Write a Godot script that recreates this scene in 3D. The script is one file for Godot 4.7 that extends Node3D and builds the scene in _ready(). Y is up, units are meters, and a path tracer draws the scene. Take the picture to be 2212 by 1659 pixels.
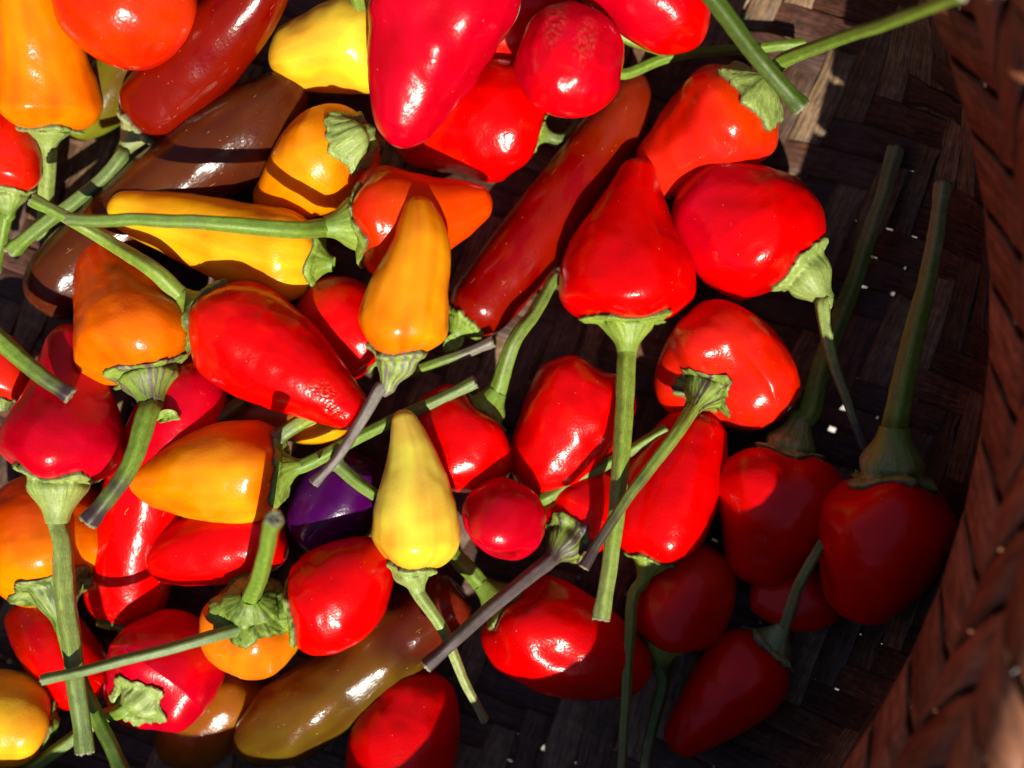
extends Node3D
# A pile of small ornamental chili peppers in a woven bamboo basket, seen from straight above in hard sun.
# Places are given as (across, down, height): across and down in 1/2212 of the frame's width as it reaches
# the basket floor, height in millimetres above the floor. spot() turns them into metres.

const UNIT := 0.0787        # millimetres per layout unit on the basket floor
const EYE := 180.0          # camera height over the floor, mm

var fine := FastNoiseLite.new()
var broad := FastNoiseLite.new()
var M := {}
var taken := {}
var rng := RandomNumberGenerator.new()
var basket_at := Vector3.ZERO

func spot(x: float, y: float, h: float) -> Vector3:
	var f := UNIT * (1.0 - h / EYE)
	return Vector3((x - 1106.0) * f, h, (y - 829.5) * f) * 0.001

func size_at(w: float, h: float) -> float:
	return w * UNIT * (1.0 - h / EYE) * 0.001

# ---------------------------------------------------------------- naming
func numbered(called: String) -> String:
	var n: int = taken.get(called, 0)
	taken[called] = n + 1
	return called if n == 0 else "%s_%03d" % [called, n]

func thing(called: String, label: String, category: String, at: Vector3, group := "") -> Node3D:
	var o := Node3D.new()
	o.name = numbered(called)
	add_child(o, true)
	o.position = at
	o.set_meta("label", label)
	o.set_meta("category", category)
	if group != "":
		o.set_meta("group", group)
	return o

func part(called: String, mesh: Mesh, m: Material, parent: Node3D) -> MeshInstance3D:
	var o := MeshInstance3D.new()
	var n := 0
	var nm := called
	while parent.has_node(NodePath(nm)):
		n += 1
		nm = "%s_%03d" % [called, n]
	o.name = nm
	o.mesh = mesh
	o.material_override = m
	o.cast_shadow = GeometryInstance3D.SHADOW_CASTING_SETTING_ON
	parent.add_child(o, true)
	return o

# ---------------------------------------------------------------- meshes
# A grid of rings (each ring closed on itself when its last point repeats the first) as a smooth mesh.
func grid_mesh(pos: Array, cols: Array, uvs: Array, flip := false, smooth := true) -> ArrayMesh:
	var st := SurfaceTool.new()
	st.begin(Mesh.PRIMITIVE_TRIANGLES)
	st.set_smooth_group(0 if smooth else -1)
	var rows := pos.size()
	var n: int = pos[0].size()
	for i in rows:
		for j in n:
			st.set_uv(uvs[i][j])
			st.set_color(cols[i][j])
			st.add_vertex(pos[i][j])
	for i in rows - 1:
		for j in n - 1:
			var a := i * n + j
			var b := a + 1
			var c := a + n
			var d := c + 1
			for k in ([a, b, c, b, d, c] if flip else [a, c, b, b, c, d]):
				st.add_index(k)
	st.generate_normals()
	return st.commit()

func catmull(p: Array, s: float) -> Vector3:
	var n := p.size() - 1
	var f := clampf(s, 0.0, 1.0) * n
	var i := mini(int(f), n - 1)
	var u := f - i
	var p1: Vector3 = p[i]
	var p2: Vector3 = p[i + 1]
	var p0: Vector3 = p[i - 1] if i > 0 else p1 * 2.0 - p2
	var p3: Vector3 = p[i + 2] if i + 2 <= n else p2 * 2.0 - p1
	return 0.5 * (p1 * 2.0 + (p2 - p0) * u + (p0 * 2.0 - p1 * 5.0 + p2 * 4.0 - p3) * u * u + (p1 * 3.0 - p0 - p2 * 3.0 + p3) * u * u * u)

func catmull_f(p: Array, s: float) -> float:
	var n := p.size() - 1
	if n < 1:
		return p[0]
	var f := clampf(s, 0.0, 1.0) * n
	var i := mini(int(f), n - 1)
	var u := f - i
	var p1: float = p[i]
	var p2: float = p[i + 1]
	var p0: float = p[i - 1] if i > 0 else p1 * 2.0 - p2
	var p3: float = p[i + 2] if i + 2 <= n else p2 * 2.0 - p1
	return maxf(0.0, 0.5 * (p1 * 2.0 + (p2 - p0) * u + (p0 * 2.0 - p1 * 5.0 + p2 * 4.0 - p3) * u * u + (p1 * 3.0 - p0 - p2 * 3.0 + p3) * u * u * u))

# Points at even arc length along a spline.
func resample(p: Array, count: int) -> Array:
	var raw := []
	var lens := [0.0]
	for i in 161:
		raw.append(catmull(p, i / 160.0))
		if i > 0:
			lens.append(lens[i - 1] + raw[i].distance_to(raw[i - 1]))
	var out := []
	var at := 0
	for i in count:
		var want: float = lens[160] * i / (count - 1.0)
		while at < 159 and lens[at + 1] < want:
			at += 1
		var span: float = maxf(lens[at + 1] - lens[at], 1e-9)
		out.append(raw[at].lerp(raw[at + 1], clampf((want - lens[at]) / span, 0.0, 1.0)))
	return out

# Parallel-transported frames (tangent, u, v) along a polyline; u starts facing up.
func frames(p: Array) -> Array:
	var out := []
	var u := Vector3.ZERO
	for i in p.size():
		var t: Vector3 = (p[mini(i + 1, p.size() - 1)] - p[maxi(i - 1, 0)]).normalized()
		if i == 0:
			var up := Vector3.UP
			if absf(t.dot(up)) > 0.93:
				up = Vector3(0.0, 0.0, -1.0)
			u = (up - t * t.dot(up)).normalized()
		else:
			u = (u - t * t.dot(u)).normalized()
		out.append([t, u, t.cross(u)])
	return out

# ---------------------------------------------------------------- colours (linear, as measured in daylight)
var SKIN := {
	"red": Color(0.62, 0.003, 0.003), "crimson": Color(0.50, 0.001, 0.012), "scarlet": Color(0.66, 0.014, 0.004),
	"vermilion": Color(0.72, 0.048, 0.003), "orange": Color(0.78, 0.135, 0.002), "amber": Color(0.80, 0.235, 0.004),
	"gold": Color(0.80, 0.36, 0.008), "yellow": Color(0.78, 0.47, 0.020), "lemon": Color(0.70, 0.50, 0.065),
	"brown": Color(0.058, 0.0175, 0.006), "maroon": Color(0.20, 0.004, 0.003), "rust": Color(0.19, 0.015, 0.004),
	"wine": Color(0.17, 0.005, 0.003), "olive": Color(0.108, 0.064, 0.006), "leaf": Color(0.15, 0.16, 0.012), "purple": Color(0.056, 0.004, 0.070),
	"dusk": Color(0.26, 0.075, 0.006),
}
var GREEN := {
	"green": Color(0.190, 0.315, 0.034), "pale": Color(0.315, 0.420, 0.100), "deep": Color(0.070, 0.125, 0.012),
	"grey": Color(0.165, 0.245, 0.065), "mauve": Color(0.215, 0.185, 0.155), "plum": Color(0.055, 0.032, 0.036),
	"calyx": Color(0.270, 0.395, 0.050), "straw": Color(0.36, 0.38, 0.15), "violet": Color(0.125, 0.090, 0.085),
}

# ---------------------------------------------------------------- the peppers
# d: sp spine from shoulder to tip, w half widths along it, cap/tip rounding, c/c2 skin, cal calyx radius,
# stem points after the shoulder, sw half widths of the stem.
func pepper(d: Dictionary) -> void:
	var sp: Array = []
	for q in d.sp:
		sp.append(spot(q[0], q[1], q[2]))
	var hs: Array = []
	for q in d.sp:
		hs.append(float(q[2]))
	var NR := 180 if d.has("scars") else 76
	var NA := 160 if d.has("scars") else 64
	var root := thing(d.n, d.l, "chili pepper", Vector3.ZERO, "chili peppers piled in the basket")
	var org: Vector3 = sp[0]
	for q in sp:
		if q.y < org.y:
			org = q
	root.position = Vector3(org.x, maxf(0.0, org.y - size_at(60, 0)), org.z)
	var path := resample(sp, NR)
	for i in NR:
		path[i] -= root.position
	var fr := frames(path)
	var cap: float = d.get("cap", 0.20)
	var tip: float = d.get("tip", 0.10)
	var sd: int = hash(d.l) % 1000
	rng.seed = sd + 7
	var ph: float = d.get("ph", rng.randf() * TAU)
	var nl: int = d.get("nl", 3)
	var la: float = d.get("la", 0.06)
	var off := Vector3(sd * 0.37, sd * 0.11, 0.0)
	var c0: Color = SKIN[d.get("c", "red")]
	var c1: Color = SKIN[d.get("c2", d.get("c", "red"))]
	var c3: Color = SKIN[d.get("top", d.get("c", "red"))]
	var m0: float = d.get("m0", 0.45)
	var m1: float = d.get("m1", 0.95)
	var dim: float = d.get("dim", 0.22)
	var rmax := 0.0
	var dents: Array = d.get("dents", []).duplicate()
	for k in 3:                                                  # no skin is perfectly even: a few shallow hollows each
		dents.append([rng.randf_range(0.12, 0.8), rng.randf_range(-1.6, 1.6), rng.randf_range(0.16, 0.34), rng.randf_range(0.012, 0.032)])
	var pos := []
	var cols := []
	var uvs := []
	var total := 0.0
	for i in NR - 1:
		total += path[i].distance_to(path[i + 1])
	var rads := []
	var ts := []
	for i in NR:
		var g: float = i / (NR - 1.0)
		var t: float = lerpf(g, 0.5 - 0.5 * cos(PI * g), 0.85)
		ts.append(t)
		var h: float = path[int(t * (NR - 1))].y + root.position.y
		var r := size_at(catmull_f(d.w, t), h * 1000.0)
		if t < cap:
			var q := 1.0 - t / cap
			r *= pow(maxf(0.0, 1.0 - pow(q, 2.3)), 0.5)
		if t > 1.0 - tip:
			var q := 1.0 - (1.0 - t) / tip
			r *= pow(maxf(0.0, 1.0 - q * q), 0.5)
		rads.append(r)
		rmax = maxf(rmax, r)
	for i in NR:
		var t: float = ts[i]
		var fi := t * (NR - 1)
		var i0 := mini(int(fi), NR - 2)
		var cen: Vector3 = path[i0].lerp(path[i0 + 1], fi - i0)
		var T: Vector3 = fr[i0][0].lerp(fr[i0 + 1][0], fi - i0).normalized()
		var U: Vector3 = fr[i0][1].lerp(fr[i0 + 1][1], fi - i0).normalized()
		var V := T.cross(U)
		var ring := []
		var rc := []
		var ru := []
		var shoulder := 1.0 - smoothstep(0.0, 0.42, t)
		for j in NA + 1:
			var th := TAU * (j % NA) / NA
			var dir := U * cos(th) + V * sin(th)
			var lobe := cos(nl * th + ph + 0.5 * sin(th + sd))
			var p: Vector3 = cen + dir * rads[i]
			var nb := broad.get_noise_3dv(p * 90.0 + off)
			var n2 := broad.get_noise_3dv(p * 260.0 + off * 2.0)
			var rr: float = rads[i] * (1.0 + la * lobe * (0.35 + 0.65 * shoulder) + d.get("bump", 0.022 if d.get("m", "skin") == "corky" else 0.034) * nb + 0.02 * n2)
			var streak := broad.get_noise_3d(cos(th) * 2.4 + sd, sin(th) * 2.4, t * 0.9)
			rr *= 1.0 + 0.008 * streak * smoothstep(0.0, 0.15, t) * (1.0 - 0.6 * t)
			for q in dents:                     # [t, angle, width, depth]
				var dt: float = (t - q[0]) * total / rmax
				var da: float = wrapf(th - q[1], -PI, PI)
				rr -= rmax * q[3] * exp(-(dt * dt + da * da) / (q[2] * q[2]))
			var rough_patch := 0.0
			for q in d.get("scars", []):
				var dt: float = (t - q[0]) * total / rmax
				var da: float = wrapf(th - q[1], -PI, PI)
				rough_patch = maxf(rough_patch, exp(-pow((dt * dt + da * da) / (q[2] * q[2]), 2.0)))
			if rough_patch > 0.02:
				rr += rmax * 0.036 * rough_patch * fine.get_noise_3dv(p * 1900.0)
			var ax: float = -la * 1.6 * rmax * lobe * (1.0 - smoothstep(0.0, cap * 1.3, t)) * rads[i] / rmax
			ax += dim * rmax * pow(clampf(1.0 - rads[i] / (rmax * 0.72), 0.0, 1.0), 1.5) * (1.0 if t < 0.4 else 0.0)
			ring.append(cen + dir * rr + T * ax)
			var k := smoothstep(m0, m1, t + 0.22 * nb)
			var col := c0.lerp(c1, k)
			col = col.lerp(c3, (1.0 - smoothstep(0.02, d.get("topk", 0.30), t + 0.12 * nb)) * 0.8)
			var side: float = d.get("side", 0.0)
			if side > 0.0:
				col = col.lerp(SKIN[d.sc], side * smoothstep(0.1, 0.9, 0.5 + 0.5 * cos(th - d.get("sa", 0.0)) + 0.5 * nb))
			var shade := 1.0 + 0.15 * nb + 0.08 * n2 + 0.10 * streak
			col.g *= 1.0 + 0.20 * streak + 0.25 * nb
			col = Color(col.r * shade, col.g * shade, col.b * shade)
			if rough_patch > 0.1:
				var s := clampf(rough_patch * (0.0 + 1.2 * fine.get_noise_3dv(p * 1900.0)), 0.0, 0.45)
				col = col.lerp(Color(0.30, 0.10, 0.045), s)
			if t > 0.5 and rads[i] < 0.0007:
				col = col.lerp(Color(0.30, 0.18, 0.07), 0.7)     # the dry scar of the flower at the tip
			rc.append(col)
			ru.append(Vector2(float(j) / NA, t) + Vector2(sd * 0.131, sd * 0.217))
		pos.append(ring)
		cols.append(rc)
		uvs.append(ru)
	part("body", grid_mesh(pos, cols, uvs), M[d.get("m", "skin")], root)
	if d.has("cal") or d.has("stem"):
		calyx_and_stem(d, root, path, fr, pos, rmax, dim, sd)

func calyx_and_stem(d: Dictionary, root: Node3D, path: Array, fr: Array, body: Array, rmax: float, dim: float, sd: int) -> void:
	var NA: int = body[0].size() - 1
	var T0: Vector3 = fr[0][0]
	var U0: Vector3 = fr[0][1]
	var V0: Vector3 = fr[0][2]
	var out := -T0
	var pole: Vector3 = body[0][0]
	var stem: Array = []
	for q in d.get("stem", []):
		stem.append(spot(q[0], q[1], q[2]) - root.position)
	var aim := out
	if stem.size():
		aim = (out * 0.75 + (stem[0] - pole).normalized()).normalized()
	var sh: float = d.sp[0][2]
	var sw: Array = d.get("sw", [18, 12])
	var rs := size_at(sw[0] * 0.93, sh)
	var gcol: Color = GREEN[d.get("gc", "calyx")]
	var scol: Color = GREEN[d.get("scol", "green")]
	var ecol: Color = GREEN[d.get("ecol", d.get("scol", "green"))]
	var cr := size_at(d.get("cal", 60.0) * 1.14, sh)
	var L := size_at(d.get("cl", 0.70 * d.get("cal", 60.0)) * 1.45, sh)
	var turn := Quaternion(out, aim) if out.dot(aim) < 0.9999 else Quaternion.IDENTITY
	var Us := turn * U0
	var Vs := turn * V0
	var points: int = d.get("cn", 5)
	var cph := rng.randf() * TAU
	var NC := 80
	var KR := 16
	var pos := []
	var cols := []
	var uvs := []
	for k in KR + 2:
		pos.append([])
		cols.append([])
		uvs.append([])
	for j in NC + 1:
		var th := TAU * (j % NC) / NC
		var star := pow(0.5 + 0.5 * cos(points * th + cph + 0.7 * sin(th * 2.0 + cph)), 1.6)
		var rag := fine.get_noise_2d(cos(th) * 2.0 + sd * 3.0, sin(th) * 2.0)
		var rag2 := fine.get_noise_2d(cos(th) * 6.5 + sd * 3.0, sin(th) * 6.5)
		var reach := cr * (0.84 + 0.15 * star + 0.10 * rag + 0.06 * rag2)
		var dir0 := U0 * cos(th) + V0 * sin(th)
		var dirs := Us * cos(th) + Vs * sin(th)
		var fj := th / TAU * NA
		var bj := int(fj) % NA
		var walk := 0.0
		var e: Vector3 = body[0][bj]
		var mid := e
		var marks := [reach * 0.55, reach * 0.83]
		var on := [mid, mid]
		for i in body.size() - 1:
			var a: Vector3 = body[i][bj].lerp(body[i][bj + 1], fj - int(fj))
			var b: Vector3 = body[i + 1][bj].lerp(body[i + 1][bj + 1], fj - int(fj))
			var step := a.distance_to(b)
			for q in 2:
				if walk <= marks[q]:
					on[q] = a.lerp(b, clampf((marks[q] - walk) / maxf(step, 1e-9), 0.0, 1.0))
			e = a.lerp(b, clampf((reach - walk) / maxf(step, 1e-9), 0.0, 1.0))
			walk += step
			if walk > reach:
				break
		var n := (dir0 * 0.75 + out * 0.55).normalized()
		var curl := 0.00036 + 0.0005 * maxf(0.0, rag + 0.4 * star)
		var s_ := pole + aim * L + dirs * rs * 0.97
		var c_ := pole + (aim * 0.6 + out * 0.4) * L * 0.40 + dirs * minf(rs * 2.4, cr * 0.70)
		var s2 := pole + aim * L * 0.74 + dirs * minf(rs * 1.28, cr * 0.5)
		var line := [s_, s2, c_, on[0] + n * 0.0012, on[1] + n * 0.0009, e + n * curl]
		for k in KR + 1:
			var f := k / float(KR)
			var p := catmull(line, f)
			var crease := fine.get_noise_2d(cos(th) * 3.6 + sd * 5.0, sin(th) * 3.6 + f * 0.8)
			var lump := fine.get_noise_3dv(p * 1500.0)
			var rib := cos(points * th + cph + 0.7 * sin(th * 2.0 + cph))
			p += n * (0.00022 * crease + 0.00022 * lump + 0.00018 * rib * f) * smoothstep(0.1, 0.6, f) * (1.0 - 0.45 * smoothstep(0.85, 1.0, f)) * clampf(cr / 0.005, 0.4, 1.2)
			pos[k].append(p)
			var sp_ := 1.0 + 0.20 * crease + 0.20 * lump + 0.08 * rib
			var col := scol.lerp(gcol, smoothstep(0.0, 0.45, f))
			if d.has("gc2"):
				col = col.lerp(GREEN[d.gc2], smoothstep(0.0, 0.5, crease + lump * 0.6 + 0.15))
			col = Color(col.r * sp_, col.g * sp_, col.b * sp_)
			col = col.lerp(Color(0.06, 0.045, 0.025), 0.65 * smoothstep(0.92, 1.0, f + 0.05 * rag2))     # the withered hem
			cols[k].append(col)
			uvs[k].append(Vector2(6.0 * j / NC, f * 1.5 + sd * 0.1))
		pos[KR + 1].append(e - n * 0.0009)
		cols[KR + 1].append(Color(0.05, 0.05, 0.02))
		uvs[KR + 1].append(Vector2(6.0 * j / NC, 1.6 + sd * 0.1))
	part("calyx", grid_mesh(pos, cols, uvs), M.green, root)
	if stem.size():
		var line := [pole + aim * L * 0.45, pole + aim * L]
		line.append_array(stem)
		stalk(root, line, rs, size_at(sw[1] * 0.88, d.stem[-1][2]), scol, ecol, sd)

# A ridged green stem along a line of points, with its pale cut end as a part of it.
func stalk(root: Node3D, line: Array, r0: float, r1: float, c0: Color, c1: Color, sd: int, called := "stem") -> void:
	var N := 56
	var A := 20
	var path := resample(line, N)
	var fr := frames(path)
	var pos := []
	var cols := []
	var uvs := []
	var length := 0.0
	var off := Vector3(sd * 0.31, sd * 0.77, sd * 0.13)
	for i in N:
		var f := i / (N - 1.0)
		if i > 0:
			length += path[i].distance_to(path[i - 1])
		var r := lerpf(r0, r1, pow(f, 0.55)) * (1.0 + (0.10 + 0.05 * (sd % 5)) * smoothstep(0.90, 0.98, f) + 0.05 * broad.get_noise_3dv(path[i] * 300.0 + off))
		var cen: Vector3 = path[i] + Vector3(broad.get_noise_3dv(path[i] * 70.0 + off), broad.get_noise_3dv(path[i] * 70.0 - off), broad.get_noise_3dv(path[i] * 70.0 + off * 2.0)) * 0.0004 * f
		var ring := []
		var rc := []
		var ru := []
		for j in A + 1:
			var th := TAU * (j % A) / A
			var ridge := cos(5.0 * th + f * 1.4 + sd)
			var rr := r * (1.0 + 0.09 * ridge)
			ring.append(cen + (fr[i][1] * cos(th) + fr[i][2] * sin(th)) * rr)
			var k := smoothstep(0.45, 1.0, f + 0.25 * broad.get_noise_3dv(path[i] * 200.0 + off))
			var col := c0.lerp(c1, k)
			var b := 1.0 + 0.14 * ridge + 0.25 * fine.get_noise_3dv(ring[-1] * 700.0 + off)
			col = Color(col.r * b, col.g * b, col.b * b)
			if sd % 3 != 0:
				col = col.lerp(Color(0.10, 0.06, 0.05), 0.3 * smoothstep(0.35, 0.9, cos(th + sd)) * smoothstep(0.05, 0.5, f))
			rc.append(col)
			ru.append(Vector2(float(j) / A * 2.0, length / 0.012 + sd * 0.13))
		pos.append(ring)
		cols.append(rc)
		uvs.append(ru)
	var o := part(called, grid_mesh(pos, cols, uvs), M.green, root)
	# the cut: a slightly torn, pale cap
	var cap_pos := []
	var cap_col := []
	var cap_uv := []
	var T: Vector3 = fr[N - 1][0]
	var cen := Vector3.ZERO
	for j in A:
		cen += pos[N - 1][j] / A
	for k in 6:
		var q: float = [1.0, 1.02, 0.86, 0.6, 0.3, 0.0][k]
		var ring := []
		var rc := []
		var ru := []
		for j in A + 1:
			var p: Vector3 = cen.lerp(pos[N - 1][j % A], q)
			var torn := fine.get_noise_3dv(p * 2500.0 + off)
			p += T * r1 * ([-0.05, 0.16, 0.30, 0.20, 0.10, 0.14][k] + (0.35 * torn if k > 0 else 0.0))
			ring.append(p)
			var b := 0.85 + 0.5 * torn
			var col := Color(0.42, 0.44, 0.25) if k > 1 else Color(0.26, 0.25, 0.14)
			if k == 4 or k == 5:
				col = Color(0.30, 0.33, 0.17)
			rc.append(Color(col.r * b, col.g * b, col.b * b))
			ru.append(Vector2(j * 0.1, k * 0.1))
		cap_pos.append(ring)
		cap_col.append(rc)
		cap_uv.append(ru)
	part("cut_end", grid_mesh(cap_pos, cap_col, cap_uv), M.green, o)

func loose_stem(label: String, pts: Array, w0: float, w1: float, c: String, c2: String, called := "loose_stem") -> void:
	var line := []
	for q in pts:
		line.append(spot(q[0], q[1], q[2]))
	var at: Vector3 = line[0]
	var root := thing(called, label, "stem", at, "stems whose pepper is hidden or outside the frame")
	for i in line.size():
		line[i] -= at
	stalk(root, line, size_at(w0, pts[0][2]), size_at(w1, pts[-1][2]), GREEN[c], GREEN[c2], hash(label) % 1000, "stem")

# ---------------------------------------------------------------- textures and materials
func noise_texture(freq: float, octaves: int, px: int, normal: bool, strength: float, kind := FastNoiseLite.TYPE_SIMPLEX_SMOOTH, sd := 3) -> ImageTexture:
	var n := FastNoiseLite.new()
	n.seed = sd
	n.noise_type = kind
	n.frequency = freq
	n.fractal_octaves = octaves
	var im := n.get_seamless_image(px, px, false, false, 0.15, true)
	im.convert(Image.FORMAT_RGBA8)
	if normal:
		im.bump_map_to_normal_map(strength)
	return ImageTexture.create_from_image(im)

func specks(count: int, dashes: int, sd: int) -> ImageTexture:
	var r := RandomNumberGenerator.new()
	r.seed = sd
	var px := 1024
	var im := Image.create(px, px, false, Image.FORMAT_RGBA8)
	im.fill(Color(0.8, 0.6, 0.4, 0.0))
	for k in count:
		var c := Vector2(r.randf() * px, r.randf() * px)
		var q := 1.0 + 1.7 * pow(r.randf(), 5.0)
		var tone := Color(0.93, 0.80, 0.66) if r.randf() < 0.72 else Color(0.25, 0.10, 0.05)
		for y in range(-5, 6):
			for x in range(-5, 6):
				var a := clampf(q - Vector2(x, y).length(), 0.0, 1.0) * 0.75
				if a > 0.0:
					im.set_pixel(posmod(int(c.x) + x, px), posmod(int(c.y) + y, px), Color(tone, a))
	for k in dashes:                                           # short corky cracks in the skin
		var c := Vector2(r.randf() * px, r.randf() * px)
		var dir := Vector2.from_angle(PI / 2 + r.randfn(0.0, 0.45))
		var n := int(8 + 46 * r.randf() * r.randf())
		for s in n:
			c += dir * 1.0 + Vector2(r.randfn(0, 0.35), r.randfn(0, 0.2))
			var w := 1.3 * sin(PI * (s + 0.5) / n) + 0.4
			for y in range(-3, 4):
				for x in range(-3, 4):
					var a := clampf(w + 0.6 - Vector2(x, y).length(), 0.0, 1.0) * 0.55
					var old := im.get_pixel(posmod(int(c.x) + x, px), posmod(int(c.y) + y, px))
					if a > old.a:
						im.set_pixel(posmod(int(c.x) + x, px), posmod(int(c.y) + y, px), Color(0.80, 0.58, 0.36, a))
	return ImageTexture.create_from_image(im)

func grain(sd: int, normal: bool, base := 0.62, amp := 1.0) -> ImageTexture:
	var n := FastNoiseLite.new()
	n.seed = sd
	n.frequency = 1.0
	n.fractal_octaves = 3
	var w := 128
	var h := 1024
	var im := Image.create(w, h, false, Image.FORMAT_RGBA8)
	for y in h:
		var ring := TAU * y / h
		for x in w:
			var a := n.get_noise_3d(x * 0.16, cos(ring) * 1.1, sin(ring) * 1.1)
			var b := n.get_noise_3d(x * 0.42 + 50.0, cos(ring) * 3.5, sin(ring) * 3.5)
			var e := n.get_noise_3d(x * 0.03, cos(ring) * 4.0 + 30.0, sin(ring) * 4.0)
			var v := clampf(base + amp * (0.42 * a + 0.30 * b + 0.22 * e), 0.0, 1.0)
			im.set_pixel(x, y, Color(v, v, v))
	if normal:
		im.bump_map_to_normal_map(2.5)
	return ImageTexture.create_from_image(im)

func make_materials() -> void:
	var micro := noise_texture(0.085, 3, 512, true, 1.6)
	var rough := NoiseTexture2D.new()
	for kind in ["skin", "corky"]:
		var m := StandardMaterial3D.new()
		m.vertex_color_use_as_albedo = true
		m.roughness = 0.22 if kind == "skin" else 0.21
		m.subsurf_scatter_enabled = true
		m.subsurf_scatter_strength = 0.2
		m.metallic_specular = 0.38
		m.uv1_scale = Vector3(2.0, 1.0, 1.0)
		m.normal_enabled = true
		m.normal_texture = micro
		m.normal_scale = 0.28 if kind == "skin" else 0.22
		m.detail_enabled = true
		m.detail_blend_mode = BaseMaterial3D.BLEND_MODE_MIX
		m.detail_albedo = specks(60, 0, 11) if kind == "skin" else specks(120, 26, 12)
		M[kind] = m
	var g := StandardMaterial3D.new()
	g.vertex_color_use_as_albedo = true
	g.roughness = 0.5
	g.uv1_scale = Vector3(1.0, 1.0, 1.0)
	g.albedo_texture = grain(23, false, 0.88, 0.36)
	g.normal_enabled = true
	g.normal_texture = grain(21, true)
	g.normal_scale = 0.55
	M.green = g
	var gr := [grain(31, false, 0.7, 0.7), grain(32, false, 0.7, 0.7), grain(33, false, 0.74, 0.62)]
	var gn := grain(31, true)
	for k in 10:
		var m := StandardMaterial3D.new()
		var lin: Color = [Color(0.255, 0.155, 0.082), Color(0.180, 0.100, 0.054), Color(0.130, 0.068, 0.040), Color(0.300, 0.190, 0.105),
			Color(0.140, 0.056, 0.031), Color(0.110, 0.043, 0.026), Color(0.175, 0.074, 0.040), Color(0.095, 0.038, 0.025),
			Color(0.27, 0.093, 0.040), Color(0.38, 0.145, 0.066)][k]
		m.albedo_color = (lin * 1.35).linear_to_srgb()
		m.albedo_texture = gr[k % 2] if k < 8 else gr[2]
		m.normal_enabled = true
		m.normal_texture = gn
		m.normal_scale = 0.5 if k < 8 else 0.2
		m.roughness = 0.5 if k < 8 else 0.55
		m.metallic_specular = 0.45
		if k >= 8:
			m.backlight_enabled = true
			m.backlight = Color(0.34, 0.15, 0.07)
		M["strip_%d" % k] = m
	var s := StandardMaterial3D.new()
	s.albedo_color = Color(0.86, 0.84, 0.80).linear_to_srgb()
	s.albedo_texture = noise_texture(0.02, 5, 512, false, 1.0)
	s.uv1_triplanar = true
	s.uv1_scale = Vector3.ONE * 4.0
	s.roughness = 0.9
	M.stone = s

# ---------------------------------------------------------------- the basket
const PITCH := 4.75
const SHEET := 134.0
var profile: Array = []

# the bowl's section by arc length from the centre: radius and height, mm
func section(s: float) -> Vector2:
	if s <= 84.0:
		return Vector2(s, 0.0)
	var f := (s - 84.0) / (SHEET - 84.0) * (profile.size() - 1.0)
	var i := mini(int(f), profile.size() - 2)
	return (profile[i] as Vector2).lerp(profile[i + 1], f - i)

func bowl(u: float, v: float, lift: float) -> Vector3:
	var s := maxf(sqrt(u * u + v * v), 0.001)
	var q := section(s)
	var e := section(minf(s + 0.5, SHEET)) - section(minf(s, SHEET) - 0.5)
	var n := Vector2(-e.y, e.x).normalized()
	q += n * lift
	return Vector3(u / s * q.x, q.y, v / s * q.x) * 0.001

func over(x: float) -> float:
	return clampf(1.9 * cos(TAU * (x - 0.5) / 4.0), -1.0, 1.0)

func over3(x: float) -> float:
	return clampf(2.4 * cos(TAU * (x - 1.0) / 6.0), -1.0, 1.0)

func ribbon(rows: Array, v_len: float, sd: float) -> ArrayMesh:
	var cols := []
	var uvs := []
	for i in rows.size():
		var rc := []
		var ru := []
		for j in rows[i].size():
			rc.append(Color.WHITE)
			ru.append(Vector2(0.06 + 0.88 * j / (rows[i].size() - 1.0), v_len * i / rows.size() / 0.045 + sd))
		cols.append(rc)
		uvs.append(ru)
	return grid_mesh(rows, cols, uvs)

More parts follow.
